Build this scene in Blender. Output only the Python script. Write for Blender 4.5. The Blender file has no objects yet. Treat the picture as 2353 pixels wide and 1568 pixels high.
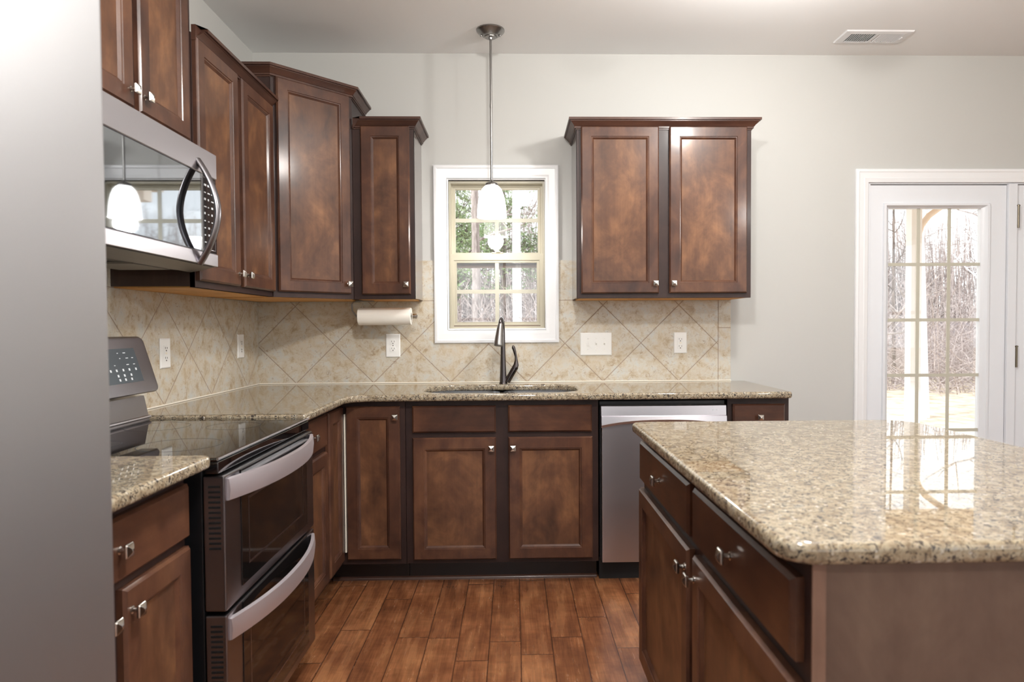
import bpy, bmesh, math, random
from mathutils import Vector, Matrix
random.seed(7)
PI = math.pi
S = bpy.context.scene
COL = S.collection

# ------------------------------------------------------------------ camera
cam_d = bpy.data.cameras.new('camera'); cam = bpy.data.objects.new('camera', cam_d); COL.objects.link(cam)
CX, CY, CZ, YAW, PIT, ROL, FPX = 1.4288, -3.8063, 1.226, -.0244, .0282, -.0055, 1550.2
_c, _s = math.cos(YAW), math.sin(YAW)
_fw = Vector((-_s, _c, 0)); _ri = Vector((_c, _s, 0)); _up = Vector((0, 0, 1))
_f2 = _fw*math.cos(PIT) - _up*math.sin(PIT); _u2 = _up*math.cos(PIT) + _fw*math.sin(PIT)
_r3 = _ri*math.cos(ROL) + _u2*math.sin(ROL); _u3 = _u2*math.cos(ROL) - _ri*math.sin(ROL)
cam.matrix_world = Matrix(((_r3.x, _u3.x, -_f2.x, CX), (_r3.y, _u3.y, -_f2.y, CY), (_r3.z, _u3.z, -_f2.z, CZ), (0, 0, 0, 1)))
cam_d.sensor_width = 36; cam_d.sensor_fit = 'HORIZONTAL'
cam_d.lens = FPX/2353*36
cam_d.shift_x = -40.4/2353; cam_d.shift_y = 11.5/2353
cam_d.clip_start = .02; cam_d.clip_end = 300
cam_d.dof.use_dof = True; cam_d.dof.focus_distance = 3.3; cam_d.dof.aperture_fstop = 4.5
S.camera = cam

# ------------------------------------------------------------------ world, sun, exposure
W = bpy.data.worlds.new('world'); S.world = W; W.use_nodes = True
_bg = W.node_tree.nodes['Background']; _bg.inputs[0].default_value = (.96, .98, 1, 1); _bg.inputs[1].default_value = 2.1
sun_d = bpy.data.lights.new('sun', 'SUN'); sun_d.energy = 2.6; sun_d.angle = .02; sun_d.color = (1, .98, .95)
sun = bpy.data.objects.new('sun', sun_d); COL.objects.link(sun)
sun.rotation_euler = Vector((.80, .42, -.62)).to_track_quat('-Z', 'Y').to_euler()
S.view_settings.view_transform = 'Standard'; S.view_settings.look = 'None'
S.view_settings.exposure = 0.32; S.view_settings.gamma = 1; S.view_settings.use_curve_mapping = False

# ------------------------------------------------------------------ materials
def s2l(c):
    return tuple(((x/255)/12.92 if x/255 <= .04045 else ((x/255+.055)/1.055)**2.4) for x in c) + (1,)

class NT:
    def __init__(self, name):
        self.m = bpy.data.materials.new(name); self.m.use_nodes = True
        self.t = self.m.node_tree; self.n = self.t.nodes; self.b = self.n['Principled BSDF']; self.out = self.n['Material Output']
    def node(self, typ, **kw):
        n = self.n.new(typ)
        for k, v in kw.items():
            if hasattr(n, k): setattr(n, k, v)
            else: n.inputs[k].default_value = v
        return n
    def link(self, a, b): self.t.links.new(a, b)
    def math(self, op, a, b=None, c=None):
        n = self.n.new('ShaderNodeMath'); n.operation = op
        for i, v in enumerate((a, b, c)):
            if v is None: continue
            if isinstance(v, (int, float)): n.inputs[i].default_value = v
            else: self.link(v, n.inputs[i])
        return n.outputs[0]
    def coords(self, scale=(1, 1, 1), rnd=True, which='Object'):
        tc = self.n.new('ShaderNodeTexCoord'); src = tc.outputs[which]
        if rnd:
            oi = self.n.new('ShaderNodeObjectInfo')
            mu = self.math('MULTIPLY', oi.outputs['Random'], 37.0)
            va = self.n.new('ShaderNodeVectorMath'); va.operation = 'ADD'
            self.link(src, va.inputs[0]); self.link(mu, va.inputs[1]); src = va.outputs[0]
        mp = self.n.new('ShaderNodeMapping'); mp.inputs['Scale'].default_value = scale
        self.link(src, mp.inputs[0]); return mp.outputs[0]
    def noise(self, vec, scale, detail=4, rough=.55, dist=0):
        n = self.n.new('ShaderNodeTexNoise'); self.link(vec, n.inputs['Vector'])
        n.inputs['Scale'].default_value = scale; n.inputs['Detail'].default_value = detail
        n.inputs['Roughness'].default_value = rough; n.inputs['Distortion'].default_value = dist
        return n.outputs[0]
    def ramp(self, fac, stops, interp='LINEAR'):
        r = self.n.new('ShaderNodeValToRGB'); self.link(fac, r.inputs[0]); cr = r.color_ramp; cr.interpolation = interp
        while len(cr.elements) < len(stops): cr.elements.new(.5)
        for e, (p, c) in zip(cr.elements, stops): e.position = p; e.color = c
        return r.outputs[0]
    def mix(self, fac, a, b, mode='MIX'):
        n = self.n.new('ShaderNodeMix'); n.data_type = 'RGBA'; n.blend_type = mode
        for i, v in ((0, fac), (6, a), (7, b)):
            if isinstance(v, (int, float)): n.inputs[i].default_value = v
            elif isinstance(v, tuple): n.inputs[i].default_value = v
            else: self.link(v, n.inputs[i])
        return n.outputs[2]
    def set(self, **kw):
        al = dict(color='Base Color', rough='Roughness', metal='Metallic', coat='Coat Weight', coatr='Coat Roughness', ior='IOR', spec='Specular IOR Level', aniso='Anisotropic', estr='Emission Strength', ecol='Emission Color', sss='Subsurface Weight', trans='Transmission Weight', alpha='Alpha')
        for k, v in kw.items():
            i = self.b.inputs[al[k]]
            if hasattr(v, 'links') or hasattr(v, 'is_linked'): self.link(v, i)
            else: i.default_value = v
        return self
    def bump(self, h, strength=.2, dist=.002):
        n = self.n.new('ShaderNodeBump'); n.inputs['Strength'].default_value = strength; n.inputs['Distance'].default_value = dist
        self.link(h, n.inputs['Height']); self.link(n.outputs[0], self.b.inputs['Normal']); return self

M = {}
def plain(name, rgb, rough=.5, metal=0, **kw):
    t = NT(name); t.set(color=s2l(rgb), rough=rough, metal=metal, **kw); M[name] = t.m; return t

def wood(name, dark, mid, light, rough=.36, vertical=True, blot=4.5, coat=.2, coatr=.14, grain=.88):
    t = NT(name)
    v1 = t.coords((1, 1, .75) if vertical else (.6, 1, 1))
    v2 = t.coords((1, 1, .05) if vertical else (.05, 1, 1))
    n1 = t.noise(v1, blot, 5, .62, .6); n2 = t.noise(v2, 70, 4, .6)
    n3 = t.noise(v1, blot*3.1, 3, .5)
    f = t.math('ADD', t.math('MULTIPLY', n1, .72), t.math('MULTIPLY', n3, .28))
    c = t.ramp(f, [(.33, s2l(dark)), (.5, s2l(mid)), (.68, s2l(light))])
    g = t.ramp(n2, [(.3, (grain, grain, grain, 1)), (.62, (1.03, 1.03, 1.03, 1))])
    t.set(color=t.mix(1.0, c, g, 'MULTIPLY'), rough=rough, coat=coat, coatr=coatr, spec=.3)
    M[name] = t.m
wood('door_wood', (58, 37, 30), (82, 53, 40), (110, 75, 54))
wood('drawer_wood', (52, 32, 25), (78, 49, 36), (106, 70, 49), vertical=False)
wood('panel_wood', (68, 45, 34), (97, 65, 46), (134, 94, 64), blot=5.5)
wood('frame_wood', (40, 28, 27), (52, 36, 33), (64, 45, 40), blot=3, rough=.42, coat=.05)
wood('side_wood', (58, 42, 37), (72, 52, 45), (86, 64, 55), blot=3, rough=.3, coat=1, coatr=.1)
wood('crown_wood', (58, 37, 31), (76, 50, 40), (94, 64, 50), vertical=False, blot=3)
wood('end_panel_wood', (94, 75, 65), (106, 86, 75), (118, 98, 85), rough=.45, coat=.1, blot=6, grain=.97)
wood('end_strip_wood', (124, 96, 82), (136, 107, 92), (146, 116, 100), rough=.4, coat=.1, blot=6)
wood('raw_maple', (206, 148, 82), (222, 166, 98), (232, 182, 116), rough=.6, coat=0)

def granite():
    t = NT('granite')
    v = t.coords((1, 1, 1), rnd=False)
    n1 = t.noise(v, 38, 5, .65, .4)
    base = t.ramp(n1, [(.3, s2l((112, 101, 86))), (.45, s2l((150, 135, 112))), (.58, s2l((172, 160, 137))), (.74, s2l((144, 140, 131)))])
    n2 = t.noise(v, 85, 4, .65, .8)
    c = t.mix(t.ramp(n2, [(.55, (0, 0, 0, 1)), (.62, (1, 1, 1, 1))]), base, s2l((120, 104, 84)))
    vo = t.node('ShaderNodeTexVoronoi'); t.link(v, vo.inputs['Vector']); vo.inputs['Scale'].default_value = 170
    c = t.mix(t.ramp(vo.outputs['Color'], [(.84, (0, 0, 0, 1)), (.92, (1, 1, 1, 1))]), c, s2l((200, 193, 180)))
    n3 = t.noise(t.coords((1, 1.15, 1), rnd=False), 112, 3, .6, 1.2)
    c = t.mix(t.ramp(n3, [(.54, (0, 0, 0, 1)), (.60, (1, 1, 1, 1))]), c, s2l((60, 55, 53)))
    t.set(color=c, rough=.02, ior=1.6); M['granite'] = t.m
granite()

def tile(name, axis):
    """axis 0: tiles seen on the wall facing -y (u=x); axis 1: wall facing +x (u=y). Mesh in world coordinates."""
    t = NT(name); tc = t.n.new('ShaderNodeTexCoord'); sp = t.n.new('ShaderNodeSeparateXYZ'); t.link(tc.outputs['Object'], sp.inputs[0])
    u = t.math('SUBTRACT', sp.outputs[axis], 1.076 if axis == 0 else -1.035); z = t.math('SUBTRACT', sp.outputs[2], .917)
    P = .43
    a = t.math('ABSOLUTE', t.math('SUBTRACT', t.math('FRACT', t.math('ADD', t.math('DIVIDE', t.math('ADD', u, z), P), 20.5)), .5))
    b = t.math('ABSOLUTE', t.math('SUBTRACT', t.math('FRACT', t.math('ADD', t.math('DIVIDE', t.math('SUBTRACT', u, z), P), 20.5)), .5))
    d = t.math('MULTIPLY', t.math('MINIMUM', a, b), P*.7071)
    # border strips: above z=1.375, and right of x=2.59
    zb = t.math('GREATER_THAN', sp.outputs[2], 1.375)
    d1 = t.math('ABSOLUTE', t.math('SUBTRACT', sp.outputs[2], 1.375))
    if axis == 0:
        xb = t.math('GREATER_THAN', sp.outputs[0], 2.591)
        bx = t.math('ABSOLUTE', t.math('SUBTRACT', sp.outputs[0], 2.591))
        jz = t.math('ABSOLUTE', t.math('SUBTRACT', sp.outputs[2], 1.216))
        inb = t.math('MAXIMUM', zb, xb)
        d = t.math('ADD', d, t.math('MULTIPLY', inb, 1.0))
        jz = t.math('ADD', jz, t.math('MULTIPLY', t.math('SUBTRACT', 1.0, xb), 1.0))
        d = t.math('MINIMUM', t.math('MINIMUM', d, bx), t.math('MINIMUM', d1, jz))
    else:
        d = t.math('ADD', d, zb); d = t.math('MINIMUM', d, d1)
    grout = t.ramp(d, [(.0012, (1, 1, 1, 1)), (.0024, (0, 0, 0, 1))])
    v = t.coords((1, 1, 1), rnd=False)
    n1 = t.noise(v, 17, 8, .72, .4); n2 = t.noise(v, 42, 6, .75, 1.0); n3 = t.noise(v, 5, 3, .5)
    c = t.ramp(n1, [(.32, s2l((170, 150, 122))), (.44, s2l((193, 181, 160))), (.54, s2l((201, 195, 182))), (.66, s2l((196, 198, 194)))])
    c = t.mix(t.ramp(n2, [(.55, (0, 0, 0, 1)), (.7, (.8, .8, .8, 1))]), c, s2l((148, 120, 92)))
    c = t.mix(t.ramp(n3, [(.5, (0, 0, 0, 1)), (.75, (.45, .45, .45, 1))]), c, s2l((196, 176, 146)))
    c = t.mix(grout, c, s2l((150, 130, 112)))
    t.set(color=c, rough=t.ramp(grout, [(0, (.24, .24, .24, 1)), (1, (.8, .8, .8, 1))]))
    h = t.math('SUBTRACT', t.math('MULTIPLY', n2, .15), grout); t.bump(h, .5, .0015)
    M[name] = t.m
tile('tile_back', 0); tile('tile_left', 1)

def floor_mat():
    t = NT('hardwood'); tc = t.n.new('ShaderNodeTexCoord'); sp = t.n.new('ShaderNodeSeparateXYZ'); t.link(tc.outputs['Object'], sp.inputs[0])
    x, y = sp.outputs[0], sp.outputs[1]
    PW, PL = .1215, .74
    r = t.math('DIVIDE', t.math('SUBTRACT', x, -.0065), PW); ri = t.math('FLOOR', r); rf = t.math('FRACT', r)
    wn = t.node('ShaderNodeTexWhiteNoise'); wn.noise_dimensions = '1D'; t.link(ri, wn.inputs['W'])
    l = t.math('ADD', t.math('DIVIDE', y, PL), t.math('MULTIPLY', wn.outputs[0], 7.0)); li = t.math('FLOOR', l); lf = t.math('FRACT', l)
    w2 = t.node('ShaderNodeTexWhiteNoise'); w2.noise_dimensions = '2D'
    cb = t.n.new('ShaderNodeCombineXYZ'); t.link(ri, cb.inputs[0]); t.link(li, cb.inputs[1]); t.link(cb.outputs[0], w2.inputs['Vector'])
    rv = w2.outputs[0]
    ex = t.math('MULTIPLY', t.math('MINIMUM', rf, t.math('SUBTRACT', 1.0, rf)), PW)
    ey = t.math('MULTIPLY', t.math('MINIMUM', lf, t.math('SUBTRACT', 1.0, lf)), PL)
    e = t.math('MINIMUM', ex, ey); gap = t.ramp(e, [(.0003, (1, 1, 1, 1)), (.0014, (0, 0, 0, 1))])
    c3 = t.n.new('ShaderNodeCombineXYZ'); t.link(t.math('ADD', x, t.math('MULTIPLY', rv, 11.0)), c3.inputs[0]); t.link(t.math('ADD', y, t.math('MULTIPLY', rv, 5.0)), c3.inputs[1])
    def mp(s):
        m = t.n.new('ShaderNodeMapping'); m.inputs['Scale'].default_value = s; t.link(c3.outputs[0], m.inputs[0]); return m.outputs[0]
    n1 = t.noise(mp((1, .12, 1)), 20, 5, .55, .1); n2 = t.noise(mp((1, .035, 1)), 140, 4, .6)
    n3 = t.noise(mp((1, .5, 1)), 11, 4, .55, .4)
    f = t.math('ADD', t.math('MULTIPLY', n1, .45), t.math('ADD', t.math('MULTIPLY', n3, .45), t.math('MULTIPLY', rv, .10)))
    c = t.ramp(f, [(.3, s2l((84, 50, 33))), (.48, s2l((128, 80, 51))), (.7, s2l((176, 121, 80)))])
    c = t.mix(1.0, c, t.ramp(n2, [(.25, (.66, .66, .66, 1)), (.65, (1.12, 1.12, 1.12, 1))]), 'MULTIPLY')
    c = t.mix(gap, c, s2l((66, 38, 25)))
    scr = t.noise(mp((.35, 1, 1)), 30, 2, .5, .6)
    c = t.mix(1.0, c, t.ramp(scr, [(.3, (.86, .86, .86, 1)), (.7, (1.1, 1.1, 1.1, 1))]), 'MULTIPLY')
    t.set(color=c, rough=t.ramp(n1, [(.3, (.18, .18, .18, 1)), (.7, (.32, .32, .32, 1))]))
    t.bump(t.math('SUBTRACT', t.math('ADD', t.math('MULTIPLY', scr, .6), t.math('MULTIPLY', n2, .2)), gap), .18, .002)
    M['hardwood'] = t.m
floor_mat()

def paint(name, rgb, rough=.6):
    t = NT(name); v = t.coords(rnd=False); n = t.noise(v, 220, 3, .6)
    t.set(color=s2l(rgb), rough=rough); t.bump(n, .05, .001); M[name] = t.m
paint('wall_paint', (191, 191, 188)); paint('ceiling_paint', (244, 245, 245), .8)
plain('trim_white', (232, 233, 235), .32); plain('door_white', (224, 227, 232), .35)
plain('almond_vinyl', (182, 176, 157), .4); plain('muntin_grey', (190, 187, 172), .45)
plain('caulk', (238, 232, 218), .5)
plain('brown_rail', (110, 88, 76), .6)
plain('plate_white', (238, 238, 236), .3); plain('slot_dark', (60, 56, 52), .6)
plain('black_gloss', (10, 10, 12), .03, ior=2.2); plain('black_satin', (14, 15, 18), .35)
plain('black_matte', (12, 12, 14), .6)
plain('display_grey', (70, 78, 84), .25); plain('mark_white', (225, 230, 235), .5)
plain('paper', (244, 240, 232), .9)
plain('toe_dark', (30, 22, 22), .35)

def steel(name, rgb, rough, axis, strength=.06, aniso=0):
    t = NT(name); sc = [6, 6, 6]
    for i in axis: sc[i] = 700
    n = t.noise(t.coords(tuple(sc)), 1.0, 2, .6)
    t.set(color=s2l(rgb), metal=1.0, rough=rough, aniso=aniso); t.bump(n, strength, .0006)
    M[name] = t.m
steel('stainless', (196, 193, 198), .34, (2,)); steel('handle_steel', (226, 220, 226), .5, (2,), .03); steel('stainless_fridge', (178, 178, 180), .48, (0, 1), .03)
steel('dark_steel', (140, 137, 141), .28, (2,)); plain('nickel', (206, 202, 196), .22, 1); plain('brushed_nickel', (150, 148, 146), .3, 1)
plain('faucet_metal', (96, 90, 90), .2, 1); plain('sink_steel', (200, 202, 206), .2, 1)
plain('smoked_mirror', (150, 154, 158), .03, 1)
plain('smoked_glass', (16, 15, 15), .05, ior=1.6)
plain('hinge_bronze', (120, 112, 98), .35, 1)
plain('filter_grey', (150, 146, 138), .45, .6)

def glass_mat(name='window_glass'):
    t = NT(name); t.n.remove(t.b)
    tr = t.n.new('ShaderNodeBsdfTransparent'); tr.inputs[0].default_value = (.97, .98, .98, 1)
    gl = t.n.new('ShaderNodeBsdfGlossy'); gl.inputs['Roughness'].default_value = .0
    fr = t.n.new('ShaderNodeFresnel'); ge = t.n.new('ShaderNodeNewGeometry')
    t.link(t.math('SUBTRACT', 1.5, t.math('MULTIPLY', ge.outputs['Backfacing'], 1.5-1/1.5)), fr.inputs[0])   # same reflectance from both sides
    mx = t.n.new('ShaderNodeMixShader'); t.link(t.math('MINIMUM', t.math('MULTIPLY', fr.outputs[0], 1.6), 1.0), mx.inputs[0]); t.link(tr.outputs[0], mx.inputs[1]); t.link(gl.outputs[0], mx.inputs[2])
    t.link(mx.outputs[0], t.out.inputs[0]); M[name] = t.m
glass_mat()
t = NT('lamp_glass'); t.set(color=(.95, .95, .93, 1), rough=.3, ecol=(1, .97, .92, 1), estr=3.2); M['lamp_glass'] = t.m
t = NT('ceiling_lamp_glass'); t.set(color=(.95, .95, .93, 1), rough=.3, ecol=(1, .96, .9, 1), estr=6); M['ceiling_lamp_glass'] = t.m

# outside
def litter():
    t = NT('leaf_litter'); v = t.coords(rnd=False); n = t.noise(v, 3, 8, .7); n2 = t.noise(v, .4, 3, .5)
    c = t.ramp(n, [(.3, s2l((150, 128, 104))), (.5, s2l((202, 186, 164))), (.7, s2l((226, 216, 200)))])
    t.set(color=c, rough=.9); M['leaf_litter'] = t.m
litter()
def bark(name, a, b):
    t = NT(name); n = t.noise(t.coords((1, 1, .2)), 14, 6, .7); t.set(color=t.ramp(n, [(.35, s2l(a)), (.65, s2l(b))]), rough=.9); M[name] = t.m
bark('bark_grey', (120, 108, 104), (188, 178, 174)); bark('bark_pale', (196, 194, 200), (232, 231, 236)); bark('bark_dark', (78, 70, 66), (140, 126, 118))
t = NT('pine_needles'); n = t.noise(t.coords(), 3, 3); t.set(color=t.ramp(n, [(.3, s2l((96, 124, 80))), (.7, s2l((170, 188, 136)))]), rough=.7); M['pine_needles'] = t.m
bark('twigs', (132, 116, 112), (206, 196, 194))
plain('fence_wood', (140, 132, 138), .8); plain('porch_white', (236, 236, 236), .5); plain('porch_tan', (236, 220, 204), .6)
plain('shrub_green', (112, 132, 96), .8)

# ------------------------------------------------------------------ mesh helpers
class MB:
    def __init__(self): self.bm = bmesh.new()
    def face(self, vs):
        try: return self.bm.faces.new(vs)
        except ValueError: return None
    def box(self, x0, x1, y0, y1, z0, z1, bev=0, seg=2):
        t = bmesh.new(); bmesh.ops.create_cube(t, size=1)
        x0, x1 = min(x0, x1), max(x0, x1); y0, y1 = min(y0, y1), max(y0, y1); z0, z1 = min(z0, z1), max(z0, z1)
        for v in t.verts: v.co = Vector(((x0+x1)/2+v.co.x*(x1-x0), (y0+y1)/2+v.co.y*(y1-y0), (z0+z1)/2+v.co.z*(z1-z0)))
        if bev > 0:
            bev = min(bev, .49*min(x1-x0, y1-y0, z1-z0))
            bmesh.ops.bevel(t, geom=t.edges[:], offset=bev, segments=seg, affect='EDGES', profile=.5)
        self.add(t); return self
    def add(self, t, mat=None):
        me = bpy.data.meshes.new('tmp'); t.to_mesh(me); t.free()
        if mat: me.transform(mat)
        self.bm.from_mesh(me); bpy.data.meshes.remove(me); return self
    def add_mesh(self, me, mat=None):
        if mat: me.transform(mat)
        self.bm.from_mesh(me); bpy.data.meshes.remove(me); return self
    def prism(self, pts, z0, z1):
        a = [self.bm.verts.new((x, y, z0)) for x, y in pts]; b = [self.bm.verts.new((x, y, z1)) for x, y in pts]
        n = len(pts); self.face(a[::-1]); self.face(b)
        for i in range(n): self.face((a[i], a[(i+1) % n], b[(i+1) % n], b[i]))
        return self
    def extrude(self, prof, axis, a0, a1):
        """prof: 2-D outline in the two other axes (order x,y,z without axis), extruded along axis"""
        def mk(p, a):
            return {0: (a, p[0], p[1]), 1: (p[0], a, p[1]), 2: (p[0], p[1], a)}[axis]
        A = [self.bm.verts.new(mk(p, a0)) for p in prof]; B = [self.bm.verts.new(mk(p, a1)) for p in prof]
        n = len(prof); self.face(A[::-1]); self.face(B)
        for i in range(n): self.face((A[i], A[(i+1) % n], B[(i+1) % n], B[i]))
        return self
    def loft(self, rings, closed=True, cap0=True, cap1=True):
        R = [[self.bm.verts.new(p) for p in r] for r in rings]; n = len(R[0])
        for a, b in zip(R, R[1:]):
            for i in range(n if closed else n-1): self.face((a[i], a[(i+1) % n], b[(i+1) % n], b[i]))
        if cap0: self.face(R[0][::-1])
        if cap1: self.face(R[-1])
        return self
    def lathe(self, prof, c=(0, 0, 0), d=(0, 0, 1), seg=32, cap=True):
        d = Vector(d).normalized(); a = d.orthogonal().normalized(); b = d.cross(a); c = Vector(c)
        rings = [[c+d*h+(a*math.cos(2*PI*i/seg)+b*math.sin(2*PI*i/seg))*max(r, 1e-4) for i in range(seg)] for r, h in prof]
        return self.loft(rings, True, cap, cap)
    def tube(self, pts, r, seg=12, cap=True):
        pts = [Vector(p) for p in pts]; rr = r if isinstance(r, (list, tuple)) else [r]*len(pts); rings = []; up = None
        for i, p in enumerate(pts):
            tg = (pts[min(i+1, len(pts)-1)]-pts[max(i-1, 0)]).normalized()
            a = tg.orthogonal().normalized() if up is None else (up-tg*up.dot(tg)).normalized()
            up = a; b = tg.cross(a)
            rings.append([p+(a*math.cos(2*PI*k/seg)+b*math.sin(2*PI*k/seg))*rr[i] for k in range(seg)])
        return self.loft(rings, True, cap, cap)
    def sweep_plan(self, path, prof, z=0, closed=False, outer=1):
        """profile (out, z) swept along a plan path; out is to the right of travel (times outer); mitred"""
        n = len(path); P = [Vector((p[0], p[1])) for p in path]; rings = []
        for i in range(n):
            if closed: d0, d1 = (P[i]-P[i-1]).normalized(), (P[(i+1) % n]-P[i]).normalized()
            else:
                d0 = (P[i]-P[max(i-1, 0)]); d1 = (P[min(i+1, n-1)]-P[i])
                d0 = d0.normalized() if d0.length > 0 else d1.normalized(); d1 = d1.normalized() if d1.length > 0 else d0
            n0, n1 = Vector((d0.y, -d0.x)), Vector((d1.y, -d1.x)); m = (n0+n1).normalized(); k = 1/max(.2, m.dot(n0))
            rings.append([(P[i].x+m.x*k*o*outer, P[i].y+m.y*k*o*outer, z+h) for o, h in prof])
        if closed: rings.append(rings[0])
        return self.loft(rings, True, not closed, not closed)
    def frame(self, rects):
        """rects: list of (x0,x1,z0,z1,y) nested rectangles lofted together (a picture-frame profile facing -y)"""
        R = [[self.bm.verts.new(p) for p in ((x0, y, z0), (x1, y, z0), (x1, y, z1), (x0, y, z1))] for x0, x1, z0, z1, y in rects]
        for a, b in zip(R, R[1:]):
            for i in range(4): self.face((a[i], a[(i+1) % 4], b[(i+1) % 4], b[i]))
        return R
    def build(self, name, mat, parent=None, loc=(0, 0, 0), rot=(0, 0, 0), smooth=35, recalc=True):
        bm = self.bm
        bmesh.ops.remove_doubles(bm, verts=bm.verts[:], dist=1e-6)
        if recalc: bmesh.ops.recalc_face_normals(bm, faces=bm.faces[:])
        me = bpy.data.meshes.new(name); bm.to_mesh(me); bm.free()
        me.materials.append(M[mat])
        if smooth:
            me.polygons.foreach_set('use_smooth', [True]*len(me.polygons)); me.set_sharp_from_angle(angle=math.radians(smooth))
        o = bpy.data.objects.new(name, me); COL.objects.link(o); o.location = loc; o.rotation_euler = rot
        if parent: o.parent = parent
        if smooth and len(me.polygons) < 6000:
            wn_ = o.modifiers.new('weighted normals', 'WEIGHTED_NORMAL'); wn_.keep_sharp = True; wn_.weight = 100
        return o

def tag(o, label=None, cat=None, group=None, kind=None):
    for k, v in (('label', label), ('category', cat), ('group', group), ('kind', kind)):
        if v: o[k] = v
    return o
def thing(name, label, cat, loc=(0, 0, 0), rz=0, group=None, kind=None):
    o = bpy.data.objects.new(name, None); COL.objects.link(o); o.empty_display_size = .05
    o.location = loc; o.rotation_euler = (0, 0, rz); return tag(o, label, cat, group, kind)
def struct(o, label=None): return tag(o, label, kind='structure')
def bx(*a, **k): return MB().box(*a, **k)

def rounded(pts, radii, seg=8):
    """polygon with rounded corners (plan)"""
    out = []; n = len(pts)
    for i in range(n):
        p = Vector(pts[i]); r = radii[i]
        if r <= 0: out.append(tuple(p)); continue
        a = (Vector(pts[i-1])-p).normalized(); b = (Vector(pts[(i+1) % n])-p).normalized()
        ang = a.angle(b); d = r/math.tan(ang/2); c = p+(a+b).normalized()*(r/math.sin(ang/2))
        s = p+a*d-c; e = p+b*d-c; tot = s.angle(e); sgn = 1 if s.x*e.y-s.y*e.x > 0 else -1
        for k in range(seg+1):
            th = sgn*tot*k/seg; out.append((c.x+s.x*math.cos(th)-s.y*math.sin(th), c.y+s.x*math.sin(th)+s.y*math.cos(th)))
    return out

def slab_mesh(outline, holes, z0, z1, r=.008):
    cu = bpy.data.curves.new('slab', 'CURVE'); cu.dimensions = '2D'; cu.fill_mode = 'BOTH'
    for loop in [outline]+holes:
        sp = cu.splines.new('POLY'); sp.points.add(len(loop)-1); sp.use_cyclic_u = True
        for p, q in zip(sp.points, loop): p.co = (q[0], q[1], 0, 1)
    cu.extrude = (z1-z0)/2-r; cu.bevel_depth = r; cu.bevel_resolution = 3; cu.offset = -r
    o = bpy.data.objects.new('slab', cu); COL.objects.link(o)
    bpy.context.view_layer.update()
    me = bpy.data.meshes.new_from_object(o.evaluated_get(bpy.context.evaluated_depsgraph_get()))
    bpy.data.objects.remove(o); bpy.data.curves.remove(cu)
    me.transform(Matrix.Translation((0, 0, (z0+z1)/2))); me.materials.clear(); return me

# ------------------------------------------------------------------ the room
RX, RY, CH = 6.2, -6.6, 2.75
WT = .14
def grid_wall_y(mb, y0, y1, xs, zs, holes):
    """wall slab between y0,y1 with rectangular holes given as (x0,x1,z0,z1); one closed mesh of cells"""
    xs = sorted(set(xs+[h[0] for h in holes]+[h[1] for h in holes])); zs = sorted(set(zs+[h[2] for h in holes]+[h[3] for h in holes]))
    bm = mb.bm; V = {}
    def vt(i, j, k):
        if (i, j, k) not in V: V[(i, j, k)] = bm.verts.new((xs[i], (y0, y1)[k], zs[j]))
        return V[(i, j, k)]
    def solid(i, j):
        if not (0 <= i < len(xs)-1 and 0 <= j < len(zs)-1): return False
        cx, cz = (xs[i]+xs[i+1])/2, (zs[j]+zs[j+1])/2
        return not any(h[0] < cx < h[1] and h[2] < cz < h[3] for h in holes)
    for i in range(len(xs)-1):
        for j in range(len(zs)-1):
            if not solid(i, j): continue
            for k in (0, 1): mb.face([vt(i, j, k), vt(i+1, j, k), vt(i+1, j+1, k), vt(i, j+1, k)])
            if not solid(i-1, j): mb.face([vt(i, j, 0), vt(i, j, 1), vt(i, j+1, 1), vt(i, j+1, 0)])
            if not solid(i+1, j): mb.face([vt(i+1, j, 0), vt(i+1, j, 1), vt(i+1, j+1, 1), vt(i+1, j+1, 0)])
            if not solid(i, j-1): mb.face([vt(i, j, 0), vt(i, j, 1), vt(i+1, j, 1), vt(i+1, j, 0)])
            if not solid(i, j+1): mb.face([vt(i, j+1, 0), vt(i, j+1, 1), vt(i+1, j+1, 1), vt(i+1, j+1, 0)])
    return mb

WIN = (1.071, 1.611, 1.186, 2.05)
DOORH = (3.447, 5.20, 0.0, 2.047)
struct(bx(-.2, RX+.2, RY-.2, .14, -.12, 0).build('floor', 'hardwood', smooth=0))
struct(bx(-.2, RX+.2, RY-.2, .2, CH, CH+.15).build('ceiling', 'ceiling_paint', smooth=0))
struct(grid_wall_y(MB(), 0, WT, [-.14, RX+.14], [0, CH], [WIN, DOORH]).build('wall_back', 'wall_paint', smooth=0))
struct(bx(-WT, 0, RY, 0, 0, CH).build('wall_left', 'wall_paint', smooth=0))
RIGHTW = [(-5.6, -3.9, .5, 2.25), (-3.2, -1.5, .5, 2.25)]      # (y0, y1, z0, z1)
m = grid_wall_y(MB(), 0, WT, [RY, 0], [0, CH], RIGHTW)
for v in m.bm.verts: v.co = Vector((RX+v.co.y, v.co.x, v.co.z))
struct(m.build('wall_right', 'wall_paint', smooth=0))
REARW = [(.5, 2.1, .4, 2.3), (2.4, 4.0, .4, 2.3), (4.3, 5.9, .4, 2.3)]  # openings here and in the right wall are for the added fill windows
struct(grid_wall_y(MB(), RY-WT, RY, [-.14, RX+.14], [0, CH], REARW).build('wall_rear', 'wall_paint', smooth=0))

# baseboard on the back wall to the right of the cabinets
def base_prof(): return [(0, 0), (.014, 0), (.014, .085), (.008, .1), (0, .1)]
struct(MB().sweep_plan([(2.755, 0), (3.37, 0)], base_prof()).build('baseboard_back', 'trim_white'))

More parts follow.
